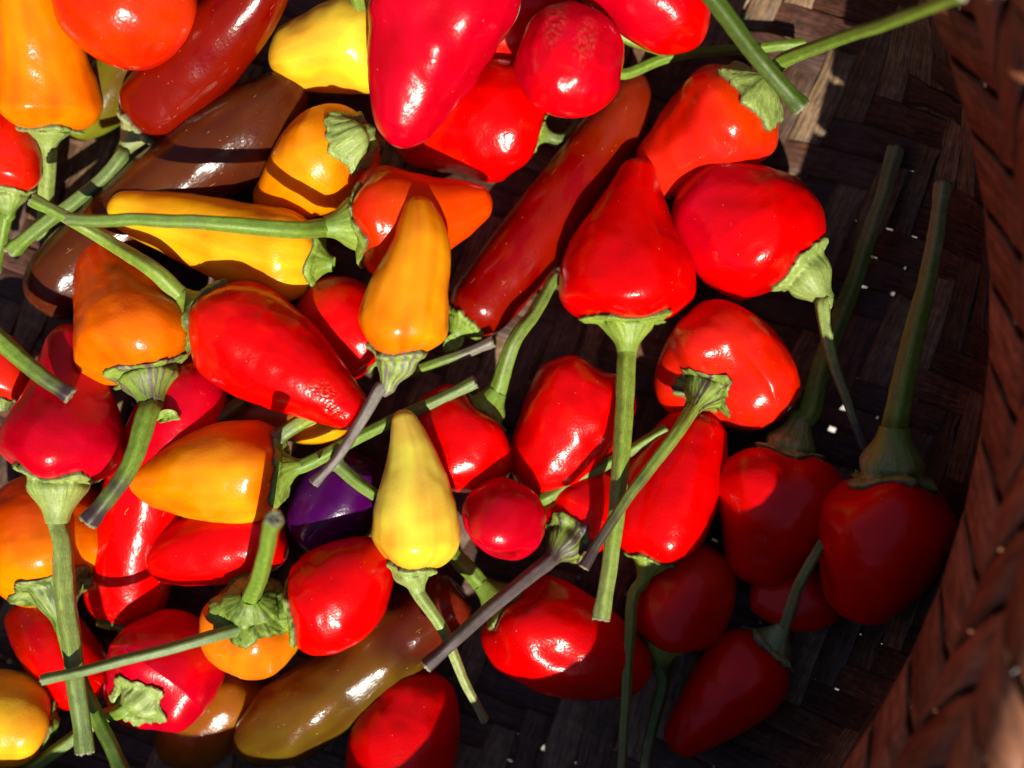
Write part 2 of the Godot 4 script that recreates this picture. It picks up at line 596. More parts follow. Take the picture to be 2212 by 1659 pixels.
func make_basket() -> void:
	var c := spot(584.0, 702.0, 0.0)
	basket_at = c
	var root := thing("woven_basket", "round dark bamboo basket with herringbone floor and red-brown plaited wall holding the peppers", "basket", c)
	var bend := [Vector2(84, 0), Vector2(95, 1.2), Vector2(104, 5), Vector2(110, 12), Vector2(112, 21), Vector2(110.5, 30), Vector2(107.5, 38)]
	var raw := []
	for i in 61:
		var f := i / 60.0 * (bend.size() - 1)
		var k := mini(int(f), bend.size() - 2)
		var a: Vector2 = bend[k]
		var b: Vector2 = bend[k + 1]
		raw.append(a.lerp(b, f - k))
	for pass_ in 6:
		for i in range(1, 60):
			raw[i] = (raw[i - 1] + raw[i] * 2.0 + raw[i + 1]) * 0.25
	profile = raw
	var yaw := deg_to_rad(21.0)
	var half := int(SHEET / PITCH)
	var r := RandomNumberGenerator.new()
	r.seed = 91
	for way in 2:
		for i in range(-half, half + 1):
			var b := i * PITCH
			var reach := sqrt(maxf(0.0, SHEET * SHEET - b * b))
			if reach < 12.0:
				continue
			var loose := 1.0 if r.randf() < 0.55 else 0.35
			var sway := r.randf() * 9.0
			var rows := []
			var n := int(2.0 * reach / PITCH * 3.0)
			for k in n + 1:
				var a := lerpf(-reach, reach, k / float(n))
				var pinch := smoothstep(0.12, 0.5, broad.get_noise_2d(a * 0.055 + 11.0, i * 13.7 + way * 400.0))
				var hw := PITCH * 0.5 * (0.99 - 0.36 * loose * pinch)
				var x := a / PITCH - i if way == 0 else i - a / PITCH
				var h := 0.34 * over3(x) * (1.0 if way == 0 else -1.0)
				var ring := []
				for q in [[-1.0, -0.55], [-1.0, 0.10], [-0.93, 0.20], [-0.4, 0.27], [0.4, 0.27], [0.93, 0.20], [1.0, 0.10], [1.0, -0.55], [-1.0, -0.55]]:
					var bb: float = b + q[0] * hw + 0.12 * broad.get_noise_2d(a * 0.06, i * 37.0 + sway)
					var p := Vector2(a, bb) if way == 0 else Vector2(bb, a)
					p = p.rotated(yaw + PI / 2)
					ring.append(bowl(p.x, p.y, h + q[1]))
				rows.append(ring)
			var mesh := ribbon(rows, 2.0 * reach * 0.001, sway)
			var pick := r.randi() % 4
			part("bamboo_strip", mesh, M["strip_%d" % (pick + (0 if way == 0 else 4))], root)
	# the plaited upper wall: strips climbing it both ways and folding outward over the rim
	var N := 64
	var R := 106.5
	var P := TAU * R / N
	for way in 2:
		for i in N:
			var rows := []
			var hw := P * 0.5 * (0.90 - 0.08 * r.randf())
			var n := 44
			for k in n + 1:
				var climb := WALL_LENGTH * k / float(n)
				var x := 2.0 * climb / P
				var h := 1.15 * over(x - 0.5) * (1.0 if way == 0 else -1.0)
				var ring := []
				for q in [[-1.0, -0.5], [-1.0, 0.05], [-0.94, 0.28], [0.0, 0.40], [0.94, 0.28], [1.0, 0.05], [1.0, -0.5], [-1.0, -0.5]]:
					var arc: float = i * P + (climb if way == 0 else -climb) + q[0] * hw
					var an := arc / R
					var here := wall(climb, wrapf(an, -PI, PI))
					var ahead := wall(climb + 0.2, wrapf(an, -PI, PI))
					var normal := Vector2(-(ahead.y - here.y), ahead.x - here.x).normalized()
					var at: Vector2 = here + normal * (h + q[1])
					ring.append(Vector3(cos(an) * at.x, at.y, sin(an) * at.x) * 0.001)
				rows.append(ring)
			part("wall_strip", ribbon(rows, 0.055, r.randf() * 7.0), M["strip_%d" % (8 + r.randi() % 2)], root)
	hoop(root, "wall_hoop", 107.6, 35.6, 1.2, 1.0, "strip_8")
	hoop(root, "rim_hoop", 121.5, 59.0, 1.8, 1.6, "strip_9", true)
	for k in 4:
		var an := TAU * (k + 0.5) / 4.0
		var pts := [Vector3(cos(an), 0, sin(an)) * 0.078 + Vector3(0, -0.001, 0), Vector3(cos(an), 0, sin(an)) * 0.082 + Vector3(0, -0.0252, 0)]
		var rows := []
		for q in [[0.0, 0.001], [0.0, 0.0075], [0.08, 0.008], [0.92, 0.0062], [1.0, 0.0055], [1.0, 0.001]]:
			var ring := []
			for j in 17:
				var th := TAU * (j % 16) / 16
				ring.append(pts[0].lerp(pts[1], q[0]) + Vector3(cos(th), 0, sin(th)) * q[1])
			rows.append(ring)
		part("foot", ribbon(rows, 0.03, k), M.strip_6, root)

const WALL_LENGTH := 47.0
# section of the upper wall by length climbed, at an angle round the basket: radius and height, mm.
# The basket is hand made: it bulges a little towards its near side.
func wall(s: float, an: float) -> Vector2:
	var out := 7.0 * smoothstep(0.8, 1.5, an) * (1.0 - smoothstep(2.2, 3.1, an)) - 4.6 * smoothstep(-0.70, -0.2, an) * (1.0 - smoothstep(0.36, 0.76, an)) + 0.6 * sin(an * 3.0)
	var p := [Vector2(106.5, 36), Vector2(107.0, 44), Vector2(107.8 + out * 0.5, 53), Vector2(109.2 + out, 63.5), Vector2(111.0 + out, 66.2), Vector2(114.0 + out, 66.4), Vector2(119.5 + out, 63.0), Vector2(121.5 + out, 59.0)]
	for i in p.size() - 1:
		var step: float = p[i].distance_to(p[i + 1])
		if s <= step or i == p.size() - 2:
			return p[i].lerp(p[i + 1], s / step)
		s -= step
	return p[-1]

func hoop(root: Node3D, called: String, R: float, y: float, tall: float, thick: float, mat: String, follow := false) -> void:
	var rows := []
	for k in 241:
		var an := TAU * (k % 240) / 240
		var ring := []
		var wide := wall(WALL_LENGTH, wrapf(an, -PI, PI)).x - 121.5 if follow else 0.0
		for j in 13:
			var th := -TAU * (j % 12) / 12
			var w := 1.0 + 0.08 * broad.get_noise_3d(cos(an) * 9.0, sin(an) * 9.0, j * 3.0 + y)
			var rad := R + wide + cos(th) * thick * w
			ring.append(Vector3(cos(an) * rad, y + sin(th) * tall * w + 0.35 * broad.get_noise_2d(cos(an) * 7.0, sin(an) * 7.0), sin(an) * rad) * 0.001)
		rows.append(ring)
	part(called, ribbon(rows, 0.67, 0.3), M[mat], root)

# ---------------------------------------------------------------- the scene
func _ready() -> void:
	fine.seed = 5
	fine.noise_type = FastNoiseLite.TYPE_SIMPLEX_SMOOTH
	fine.frequency = 0.01 * 0.8
	fine.fractal_octaves = 2
	broad.seed = 8
	broad.noise_type = FastNoiseLite.TYPE_SIMPLEX_SMOOTH
	broad.frequency = 1.0
	broad.fractal_octaves = 2
	fine.frequency = 1.0

	var cam := Camera3D.new()
	cam.name = "camera"
	cam.near = 0.01
	cam.far = 60.0
	var lens := CameraAttributesPhysical.new()
	lens.frustum_focal_length = 33.09
	lens.frustum_focus_distance = 0.160
	lens.frustum_near = 0.01
	lens.frustum_far = 60.0
	lens.exposure_aperture = 7.5
	cam.attributes = lens
	cam.fov = 39.87
	cam.position = Vector3(0, EYE * 0.001, 0)
	cam.rotation_degrees = Vector3(-90, 0, 0)
	add_child(cam)
	cam.current = true

	var env := Environment.new()
	env.background_mode = Environment.BG_SKY
	var sky := Sky.new()
	var air := ProceduralSkyMaterial.new()
	air.sky_top_color = Color(0.29, 0.34, 0.45)
	air.sky_horizon_color = Color(0.72, 0.76, 0.82)
	air.sky_curve = 0.10
	air.ground_bottom_color = Color(0.30, 0.28, 0.26)
	air.ground_horizon_color = Color(0.55, 0.58, 0.60)
	air.sky_energy_multiplier = 1.0
	air.ground_energy_multiplier = 0.5
	sky.sky_material = air
	env.sky = sky
	env.tonemap_mode = Environment.TONE_MAPPER_LINEAR
	env.tonemap_exposure = 1.42
	env.sdfgi_enabled = true
	env.ssao_enabled = true
	env.ssil_enabled = true
	var we := WorldEnvironment.new()
	we.name = "world"
	we.environment = env
	add_child(we)

	var sun := DirectionalLight3D.new()
	sun.name = "sun"
	sun.light_energy = 1.6
	sun.light_color = Color(1.0, 0.965, 0.90)
	sun.light_angular_distance = 0.5
	sun.shadow_enabled = true
	add_child(sun)
	sun.look_at_from_position(Vector3.ZERO, Vector3(-0.16, -1.0, -0.89), Vector3.UP)

	make_materials()

	var ground := MeshInstance3D.new()
	ground.name = "ground"
	var sheet := PlaneMesh.new()
	sheet.size = Vector2(30, 30)
	ground.mesh = sheet
	ground.material_override = M.stone
	ground.position = Vector3(0, -0.0255, 0)
	ground.set_meta("kind", "structure")
	ground.set_meta("label", "pale stone ground in the sun under the basket")
	ground.set_meta("category", "ground")
	add_child(ground)

	make_basket()
	if true:
		the_peppers()
		the_loose_bits()

func the_peppers() -> void:
	for d in [
	{"n": "orange_chili_pepper", "l": "large glossy orange pepper lying lengthwise at the photo's top left corner, stem hanging down",
		"sp": [[102, 284, 11], [100, 200, 13], [86, 90, 17], [66, -10, 20], [55, -110, 23]], "w": [98, 108, 92, 80, 66, 40], "c": "orange", "c2": "orange", "top": "orange", "la": 0.07, "side": 0.3, "sc": "amber", "sa": 0.3,
		"cal": 58, "gc": "pale", "stem": [[104, 345, 10], [98, 430, 9], [92, 515, 8]], "sw": [21, 17], "scol": "pale"},
	{"n": "red_chili_pepper", "l": "round-ended red pepper at the top edge, between the large orange and the long maroon ones",
		"sp": [[242, -170, 19], [262, -60, 20], [282, 50, 21], [290, 147, 21]], "w": [110, 150, 152, 140], "tip": 0.42, "c": "scarlet", "c2": "scarlet", "la": 0.04, "side": 0.35, "sc": "vermilion", "sa": 0.0},
	{"n": "maroon_chili_pepper", "l": "long smooth maroon pepper running up to the top edge beside the brown one, grey-green stem",
		"sp": [[302, 278, 9], [352, 218, 11], [420, 145, 14], [500, 55, 18], [560, -20, 21], [620, -110, 24]], "w": [78, 82, 84, 82, 76, 62, 40], "c": "wine", "c2": "wine", "top": "wine", "m": "corky", "la": 0.02, "bump": 0.012, "cap": 0.13,
		"cal": 58, "cl": 55, "gc": "straw", "stem": [[262, 338, 11], [225, 382, 11], [130, 458, 12], [20, 545, 13]], "sw": [17, 16], "scol": "grey", "ecol": "green"},
	{"n": "red_chili_pepper", "l": "lobed red pepper cut by the left edge below the large orange one, bulging green cap",
		"sp": [[18, 425, 12], [10, 370, 12], [0, 300, 12], [-10, 230, 12]], "w": [66, 80, 70, 40], "c": "scarlet", "c2": "red", "la": 0.10,
		"cal": 46, "cl": 40, "gc": "pale", "stem": [[12, 470, 12], [2, 520, 11], [-12, 580, 10]], "sw": [16, 13], "scol": "green"},
	{"n": "olive_chili_pepper", "l": "olive brown pepper ending green, mostly hidden under the top left orange and red peppers",
		"sp": [[330, 70, 6], [270, 150, 6], [215, 230, 6], [150, 296, 5]], "w": [60, 66, 56, 22], "c": "olive", "c2": "leaf", "m0": 0.3, "m1": 0.8, "m": "corky", "la": 0.02},
	{"n": "yellow_chili_pepper", "l": "blunt wrinkled pale yellow pepper at the top edge left of the big crimson one",
		"sp": [[850, 78, 11], [770, 95, 11], [690, 112, 11], [582, 136, 11]], "w": [96, 104, 84, 50], "tip": 0.17, "c": "yellow", "c2": "gold", "la": 0.05, "bump": 0.09, "m0": 0.3, "m1": 1.0, "side": 0.35, "sc": "lemon", "sa": 1.2,
		"dents": [[0.72, 2.0, 0.5, 0.12], [0.55, -1.0, 0.4, 0.10]]},
	{"n": "crimson_chili_pepper", "l": "big crimson pepper at the top centre, blunt tip pointing down over the others",
		"sp": [[995, -120, 24], [968, -20, 25], [930, 80, 25], [893, 200, 24], [858, 319, 23]], "w": [130, 160, 148, 122, 86, 46], "tip": 0.10, "c": "crimson", "c2": "crimson", "la": 0.05, "bump": 0.09,
		"dents": [[0.55, 0.55, 0.35, 0.05]]},
	{"n": "red_chili_pepper", "l": "dark shaded red pepper at the top edge between the big crimson and cherry-shaped ones",
		"sp": [[1210, -60, 9], [1150, 0, 9], [1095, 70, 9], [1050, 140, 8]], "w": [80, 92, 84, 46], "c": "red", "c2": "scarlet"},
	{"n": "cherry_red_pepper", "l": "ball-shaped cherry red pepper with two wrinkled patches, upper centre right of the big crimson one",
		"sp": [[1248, 62, 19], [1236, 112, 22], [1222, 170, 22], [1204, 246, 19]], "w": [88, 110, 113, 96], "cap": 0.36, "tip": 0.40, "c": "crimson", "c2": "red", "la": 0.03, "dim": 0.05,
		"scars": [[0.40, 0.42, 0.20], [0.44, -0.22, 0.20]], "stem": [[1300, 130, 15], [1345, 160, 12], [1450, 122, 10], [1590, 108, 9], [1735, 98, 8]], "cal": 40, "sw": [14, 12], "scol": "green"},
	{"n": "red_chili_pepper", "l": "plump bright red pepper under the big crimson and cherry peppers, shoulder to the right",
		"sp": [[1174, 292, 9], [1110, 268, 10], [1010, 262, 9], [920, 284, 8], [845, 310, 8]], "w": [92, 128, 122, 92, 50], "c": "red", "c2": "scarlet", "top": "red", "la": 0.05,
		"cal": 44, "gc": "calyx", "stem": [[1205, 300, 8], [1228, 292, 6], [1246, 268, 5]], "sw": [14, 11], "scol": "grey"},
	{"n": "crimson_chili_pepper", "l": "crimson pepper at the top edge right of the cherry-shaped one, its tip over green stems",
		"sp": [[1250, -180, 20], [1330, -90, 21], [1420, 0, 21], [1512, 96, 19]], "w": [92, 112, 104, 58], "tip": 0.18, "c": "crimson", "c2": "red", "la": 0.05},
	{"n": "maroon_chili_pepper", "l": "long slender maroon red pepper lying diagonally on the basket floor, left of the pear-shaped one",
		"sp": [[996, 706, 8], [1050, 645, 7], [1130, 545, 7], [1220, 430, 7], [1300, 315, 7], [1352, 230, 7], [1378, 150, 7]], "w": [66, 72, 77, 78, 76, 70, 58, 34], "c": "maroon", "c2": "rust", "top": "maroon", "m": "corky", "la": 0.02, "cap": 0.10,
		"cal": 46, "cl": 30, "gc": "calyx"},
	{"n": "scarlet_chili_pepper", "l": "scarlet pepper at upper right with broad ruffled green cap, long stem reaching the rim",
		"sp": [[1640, 190, 18], [1600, 226, 16], [1536, 284, 13], [1460, 342, 10], [1388, 386, 8]], "w": [96, 122, 110, 84, 56], "c": "scarlet", "c2": "scarlet", "top": "vermilion", "la": 0.02, "bump": 0.08, "dim": 0.02,
		"cal": 88, "cl": 26, "cn": 6, "gc": "pale", "stem": [[1690, 132, 20], [1790, 92, 30], [1930, 42, 44], [2085, -8, 57]], "sw": [20, 14], "scol": "green", "dents": [[0.45, 0.5, 0.4, 0.07]]},
	{"n": "red_chili_pepper", "l": "pear-shaped bright red pepper right of centre, tip up, long pale-ended stem hanging straight down",
		"sp": [[1356, 706, 14], [1354, 610, 14], [1358, 520, 14], [1370, 430, 14], [1382, 343, 13]], "w": [112, 145, 146, 122, 86, 54, 30], "tip": 0.07, "c": "red", "c2": "red", "la": 0.045,
		"cal": 84, "cl": 62, "gc": "calyx", "stem": [[1352, 800, 16], [1346, 930, 19], [1332, 1100, 22], [1318, 1220, 23], [1298, 1335, 24]], "sw": [24, 19], "scol": "calyx", "ecol": "pale"},
	{"n": "red_chili_pepper", "l": "broad smooth red pepper at right, its green cap and curved stem at the lower right",
		"sp": [[1736, 588, 16], [1690, 548, 15], [1610, 496, 14], [1530, 444, 13], [1470, 408, 12]], "w": [84, 136, 142, 118, 78], "tip": 0.16, "c": "red", "c2": "crimson", "la": 0.03, "dim": 0.06,
		"cal": 70, "cl": 66, "gc": "pale", "stem": [[1777, 658, 19], [1792, 745, 19], [1827, 860, 17], [1866, 965, 14]], "sw": [22, 9], "scol": "pale", "ecol": "mauve"},
	{"n": "red_chili_pepper", "l": "lobed bell-like red pepper with dark creased cap, just below the broad smooth red one",
		"sp": [[1508, 862, 16], [1540, 820, 13], [1590, 780, 11], [1650, 720, 9]], "w": [104, 144, 150, 112], "tip": 0.34, "cap": 0.28, "c": "scarlet", "c2": "red", "top": "scarlet", "la": 0.13, "ph": 2.6, "dim": 0.34,
		"cal": 64, "cl": 60, "gc": "calyx", "gc2": "plum", "stem": [[1460, 938, 21], [1400, 1015, 23], [1335, 1105, 25], [1262, 1222, 26]], "sw": [20, 11], "scol": "calyx", "ecol": "plum"},
	{"n": "red_chili_pepper", "l": "oblong red pepper on the basket floor, directly left of the long straight hanging stem",
		"sp": [[1296, 782, 9], [1264, 850, 9], [1218, 935, 9], [1166, 1005, 9], [1124, 1048, 8]], "w": [90, 114, 110, 88, 54], "tip": 0.18, "c": "red", "c2": "red", "la": 0.06, "bump": 0.06},
	{"n": "red_chili_pepper", "l": "red pepper behind the pale yellow one, its stem leaning up right over bare weave",
		"sp": [[1056, 882, 10], [1022, 920, 10], [985, 975, 9], [948, 1045, 8]], "w": [88, 122, 124, 84], "tip": 0.3, "c": "red", "c2": "red", "la": 0.05, "dents": [[0.45, 0.2, 0.25, 0.05]],
		"cal": 52, "cl": 50, "gc": "calyx", "stem": [[1112, 738, 15], [1158, 670, 14], [1203, 600, 12]], "sw": [24, 14], "scol": "green"},
	{"n": "red_chili_pepper", "l": "red pepper half hidden beneath the upright orange pepper in the middle of the pile",
		"sp": [[830, 770, 9], [780, 735, 10], [730, 690, 10], [660, 640, 9]], "w": [70, 96, 96, 50], "c": "red", "c2": "scarlet",
		"cal": 40, "stem": [[868, 806, 9], [950, 782, 11], [1062, 738, 12]], "sw": [15, 12], "scol": "green", "ecol": "mauve"},
	{"n": "cherry_red_pepper", "l": "smallest round cherry red pepper, between the pale yellow pepper's base and a green stem",
		"sp": [[1116, 1098, 12], [1092, 1120, 16], [1068, 1150, 19], [1050, 1180, 19]], "w": [70, 90, 93, 74], "cap": 0.40, "tip": 0.5, "c": "crimson", "c2": "crimson", "la": 0.02, "dim": 0.05,
		"cal": 48, "cl": 40, "gc": "calyx", "gc2": "violet", "stem": [[1178, 1076, 12], [1240, 1040, 12], [1330, 992, 12], [1440, 930, 13]], "sw": [16, 13], "scol": "green"},
	{"n": "red_chili_pepper", "l": "small red pepper glimpsed among crossing stems, with a dark purple cap and purple stem",
		"sp": [[1222, 1172, 13], [1248, 1130, 10], [1280, 1070, 8], [1306, 1015, 7]], "w": [60, 84, 82, 54], "c": "red", "c2": "red",
		"cal": 58, "cl": 55, "cn": 6, "gc": "calyx", "gc2": "plum", "stem": [[1150, 1240, 17], [1090, 1290, 19], [1000, 1370, 21], [920, 1440, 22]], "sw": [19, 16], "scol": "violet", "ecol": "plum"},
	{"n": "red_chili_pepper", "l": "smooth sunlit red pepper pointing up, its stem running down into the basket's shadow",
		"sp": [[1404, 1218, 12], [1420, 1150, 12], [1450, 1060, 11], [1488, 970, 10], [1516, 890, 9]], "w": [74, 102, 106, 88, 54], "c": "red", "c2": "red", "la": 0.05,
		"cal": 48, "cl": 44, "gc": "calyx", "stem": [[1366, 1290, 13], [1358, 1400, 15], [1350, 1520, 17], [1342, 1700, 19]], "sw": [16, 11], "scol": "green", "ecol": "grey"},
	{"n": "red_chili_pepper", "l": "red pepper partly in the basket's shadow, tip down, long blurred stem leaning up right",
		"sp": [[1706, 960, 13], [1690, 1040, 13], [1664, 1140, 12], [1618, 1258, 11]], "w": [106, 140, 126, 92, 48], "tip": 0.10, "cap": 0.30, "c": "red", "c2": "red", "la": 0.05,
		"cal": 66, "cl": 60, "gc": "calyx", "gc2": "straw", "stem": [[1748, 890, 13], [1775, 790, 12], [1850, 590, 11], [1938, 322, 11]], "sw": [28, 17], "scol": "green", "ecol": "straw"},
	{"n": "yellow_chili_pepper", "l": "pale lemon yellow pepper lying tip up in the lower middle, with tiny dark flecks",
		"sp": [[888, 1243, 20], [897, 1165, 20], [896, 1075, 21], [888, 975, 21], [866, 884, 21]], "w": [66, 93, 92, 80, 60, 41, 20], "cap": 0.26, "tip": 0.05, "c": "yellow", "c2": "lemon", "top": "gold", "topk": 0.4, "m0": 0.1, "m1": 0.7, "la": 0.04, "side": 0.25, "sc": "lemon", "sa": 0.0,
		"cal": 48, "cl": 40, "gc": "pale", "stem": [[958, 1362, 19], [1004, 1470, 16], [1046, 1556, 13]], "sw": [18, 10], "scol": "pale", "ecol": "straw"},
	{"n": "purple_chili_pepper", "l": "deep purple pepper, the only purple one, half hidden left of the pale yellow pepper",
		"sp": [[798, 978, 9], [758, 1040, 9], [708, 1114, 9], [649, 1182, 8]], "w": [78, 96, 88, 52], "tip": 0.2, "c": "purple", "c2": "purple", "la": 0.06},
	{"n": "orange_chili_pepper", "l": "orange pepper lying on its side, tip to the left, ragged green cap at right",
		"sp": [[620, 1016, 17], [560, 1016, 17], [470, 1022, 17], [370, 1034, 16], [274, 1046, 15]], "w": [96, 109, 106, 92, 64, 28], "tip": 0.07, "c": "amber", "c2": "orange", "top": "vermilion", "topk": 0.3, "la": 0.05, "m0": 0.5, "m1": 1.0,
		"cal": 72, "cl": 40, "gc": "calyx", "stem": [[700, 984, 17], [780, 940, 16], [900, 884, 15], [1026, 826, 16]], "sw": [17, 14], "scol": "green", "ecol": "grey"},
	{"n": "red_chili_pepper", "l": "bright red pepper with a scabby patch near its tip, pointing down right, long green stem",
		"sp": [[432, 672, 18], [490, 704, 19], [580, 762, 19], [680, 830, 20], [786, 908, 21]], "w": [88, 116, 114, 96, 66, 34], "tip": 0.06, "c": "red", "c2": "red", "top": "scarlet", "la": 0.05, "scars": [[0.80, -0.15, 0.26], [0.88, 0.35, 0.22]],
		"cal": 80, "cl": 50, "gc": "calyx", "stem": [[330, 582, 21], [240, 526, 18], [150, 470, 20], [72, 430, 21]], "sw": [24, 14], "scol": "calyx", "ecol": "green"},
	{"n": "vermilion_chili_pepper", "l": "red-orange pepper with a broad ragged cap, its stem running left across the golden pepper",
		"sp": [[764, 484, 18], [820, 478, 18], [900, 470, 18], [980, 452, 17], [1062, 428, 16]], "w": [98, 118, 104, 82, 58, 26], "tip": 0.06, "c": "vermilion", "c2": "vermilion", "top": "scarlet", "la": 0.08, "nl": 4,
		"cal": 80, "cl": 64, "gc": "calyx", "stem": [[640, 496, 26], [520, 486, 29], [380, 478, 30], [150, 472, 29]], "sw": [24, 14], "scol": "green", "ecol": "grey"},
	{"n": "orange_chili_pepper", "l": "slim golden orange pepper standing tip up in the centre, with a purplish cap and stem",
		"sp": [[860, 778, 24], [866, 715, 25], [884, 630, 26], [908, 530, 26], [903, 424, 25]], "w": [66, 97, 94, 80, 66, 50, 24], "cap": 0.27, "tip": 0.06, "c": "amber", "c2": "amber", "top": "orange", "la": 0.05,
		"cal": 60, "cl": 62, "gc": "mauve", "gc2": "calyx", "stem": [[822, 838, 24], [784, 906, 24], [730, 985, 24], [682, 1040, 23]], "sw": [19, 11], "scol": "mauve", "ecol": "violet"},
	{"n": "yellow_chili_pepper", "l": "long golden yellow pepper lying across the upper left under two crossing green stems",
		"sp": [[694, 566, 13], [620, 552, 13], [500, 522, 13], [390, 486, 13], [300, 462, 13], [234, 448, 13]], "w": [92, 102, 94, 84, 72, 56, 36], "tip": 0.07, "c": "gold", "c2": "gold", "top": "gold", "la": 0.04, "side": 0.3, "sc": "amber", "sa": 2.2,
		"cal": 60, "cl": 34, "gc": "calyx"},
	{"n": "vermilion_chili_pepper", "l": "red-orange pepper at left, tip up, with a purple-tinged cap and thick darkening stem",
		"sp": [[324, 816, 18], [304, 750, 17], [270, 670, 14], [236, 590, 11], [206, 510, 9]], "w": [110, 134, 116, 92, 70, 40], "c": "orange", "c2": "vermilion", "top": "orange", "topk": 0.3, "m0": 0.1, "m1": 0.8, "la": 0.07,
		"cal": 78, "cl": 66, "gc": "calyx", "gc2": "violet", "stem": [[318, 896, 22], [290, 985, 24], [246, 1062, 25], [194, 1126, 25]], "sw": [29, 19], "scol": "green", "ecol": "plum"},
	{"n": "orange_chili_pepper", "l": "small round orange pepper with a ruffled green cap tucked under the big crimson tip",
		"sp": [[764, 298, 18], [722, 328, 14], [668, 374, 11], [610, 424, 9], [560, 460, 8]], "w": [84, 104, 98, 70, 40], "c": "amber", "c2": "orange", "top": "orange", "la": 0.03, "dim": 0.05, "side": 0.5, "sc": "amber", "sa": 0.3,
		"cal": 62, "cl": 30, "gc": "pale", "stem": [[800, 288, 13], [822, 312, 12]], "sw": [16, 12], "scol": "grey"},
	{"n": "brown_chili_pepper", "l": "long chocolate brown pepper, shaded in the middle, running diagonally to the left edge",
		"sp": [[70, 672, 8], [140, 605, 8], [240, 512, 8], [350, 420, 8], [460, 338, 9], [560, 260, 10], [650, 168, 10]], "w": [72, 84, 86, 90, 96, 98, 84, 38], "tip": 0.05, "cap": 0.14, "c": "brown", "c2": "brown", "m": "corky", "la": 0.02, "side": 0.15, "sc": "rust", "sa": 0.5},
	{"n": "crimson_chili_pepper", "l": "dark crimson pepper at the left, tip up in shade, ragged pale cap below it",
		"sp": [[124, 1036, 18], [136, 960, 18], [146, 880, 17], [150, 790, 16], [146, 700, 15]], "w": [104, 128, 112, 82, 58, 34], "c": "crimson", "c2": "crimson", "la": 0.06, "nl": 4,
		"cal": 88, "cl": 84, "gc": "pale", "stem": [[134, 1180, 20], [142, 1300, 22], [160, 1440, 24], [185, 1622, 24]], "sw": [28, 20], "scol": "pale", "ecol": "grey"},
	{"n": "scarlet_chili_pepper", "l": "scarlet pepper cut by the left edge at mid height, behind a dark stem end",
		"sp": [[2, 868, 10], [0, 830, 10], [-6, 780, 10], [-14, 720, 10]], "w": [52, 66, 60, 34], "c": "scarlet", "c2": "scarlet", "la": 0.10,
		"cal": 34, "cl": 24, "gc": "calyx", "gc2": "violet"},
	{"n": "red_chili_pepper", "l": "long red pepper with pale cracks, running under the orange pepper and the thick dark stem",
		"sp": [[274, 1350, 6], [278, 1270, 7], [294, 1160, 10], [330, 1030, 12], [384, 910, 13], [450, 790, 14]], "w": [80, 90, 90, 90, 92, 88, 60], "cap": 0.12, "c": "red", "c2": "crimson", "m": "corky", "la": 0.03,
		"cal": 60, "cl": 26, "gc": "calyx"},
	{"n": "orange_chili_pepper", "l": "orange pepper near the left edge, lower down, with a cap under the long pale stem",
		"sp": [[122, 1282, 15], [112, 1220, 13], [96, 1130, 11], [70, 1030, 9]], "w": [112, 134, 124, 70], "c": "orange", "c2": "vermilion", "top": "amber", "topk": 0.5, "m0": 0.2, "m1": 0.8, "la": 0.06,
		"cal": 84, "cl": 76, "gc": "pale", "gc2": "deep", "stem": [[160, 1440, 15], [200, 1530, 17], [268, 1670, 19]], "sw": [20, 17], "scol": "green", "ecol": "deep"},
	{"n": "red_chili_pepper", "l": "red pepper lying sideways under the left-pointing orange one, tiny ring-shaped pit on it",
		"sp": [[622, 1142, 13], [560, 1156, 13], [470, 1178, 13], [390, 1198, 13], [324, 1220, 12]], "w": [72, 84, 84, 70, 38], "tip": 0.10, "c": "red", "c2": "red", "la": 0.05},
	{"n": "orange_chili_pepper", "l": "small orange pepper seen from its cap, stem standing up towards the viewer, lower middle left",
		"sp": [[540, 1300, 20], [543, 1335, 16], [548, 1385, 11], [552, 1425, 8]], "w": [84, 104, 106, 74], "cap": 0.34, "tip": 0.5, "c": "gold", "c2": "gold", "top": "amber", "topk": 0.5, "la": 0.09, "nl": 4, "dim": 0.15, "side": 0.6, "sc": "vermilion", "sa": 0.2,
		"cal": 84, "cl": 40, "gc": "calyx", "gc2": "deep", "stem": [[558, 1250, 29], [574, 1190, 36], [592, 1122, 43]], "sw": [25, 18], "scol": "green", "ecol": "green"},
	{"n": "red_chili_pepper", "l": "red pepper below the purple one, tip up right, thin grey stem stretching far left",
		"sp": [[622, 1326, 17], [664, 1318, 17], [720, 1290, 17], [776, 1236, 17], [832, 1178, 16]], "w": [76, 104, 108, 82, 36], "tip": 0.08, "c": "red", "c2": "red", "la": 0.05,
		"cal": 66, "cl": 46, "gc": "calyx", "stem": [[530, 1356, 21], [420, 1386, 24], [260, 1428, 26], [92, 1470, 27]], "sw": [18, 12], "scol": "grey", "ecol": "grey"},
	{"n": "red_chili_pepper", "l": "dark red pepper at lower left, upright, its pale crumpled cap at the lower left",
		"sp": [[288, 1522, 18], [330, 1475, 14], [378, 1410, 12], [424, 1330, 10]], "w": [98, 124, 112, 54], "c": "crimson", "c2": "red", "la": 0.07,
		"cal": 64, "cl": 34, "gc": "pale", "stem": [[225, 1548, 13], [150, 1602, 13], [40, 1680, 13]], "sw": [19, 16], "scol": "green", "ecol": "deep"},
	{"n": "red_chili_pepper", "l": "crackled red pepper at the lower left, lying beneath two parallel green stems",
		"sp": [[210, 1520, 7], [165, 1455, 7], [110, 1380, 7], [50, 1290, 6]], "w": [60, 72, 72, 50], "c": "red", "c2": "maroon", "m": "corky", "la": 0.03},
	{"n": "yellow_chili_pepper", "l": "yellow pepper flushed orange in the photo's lower left corner",
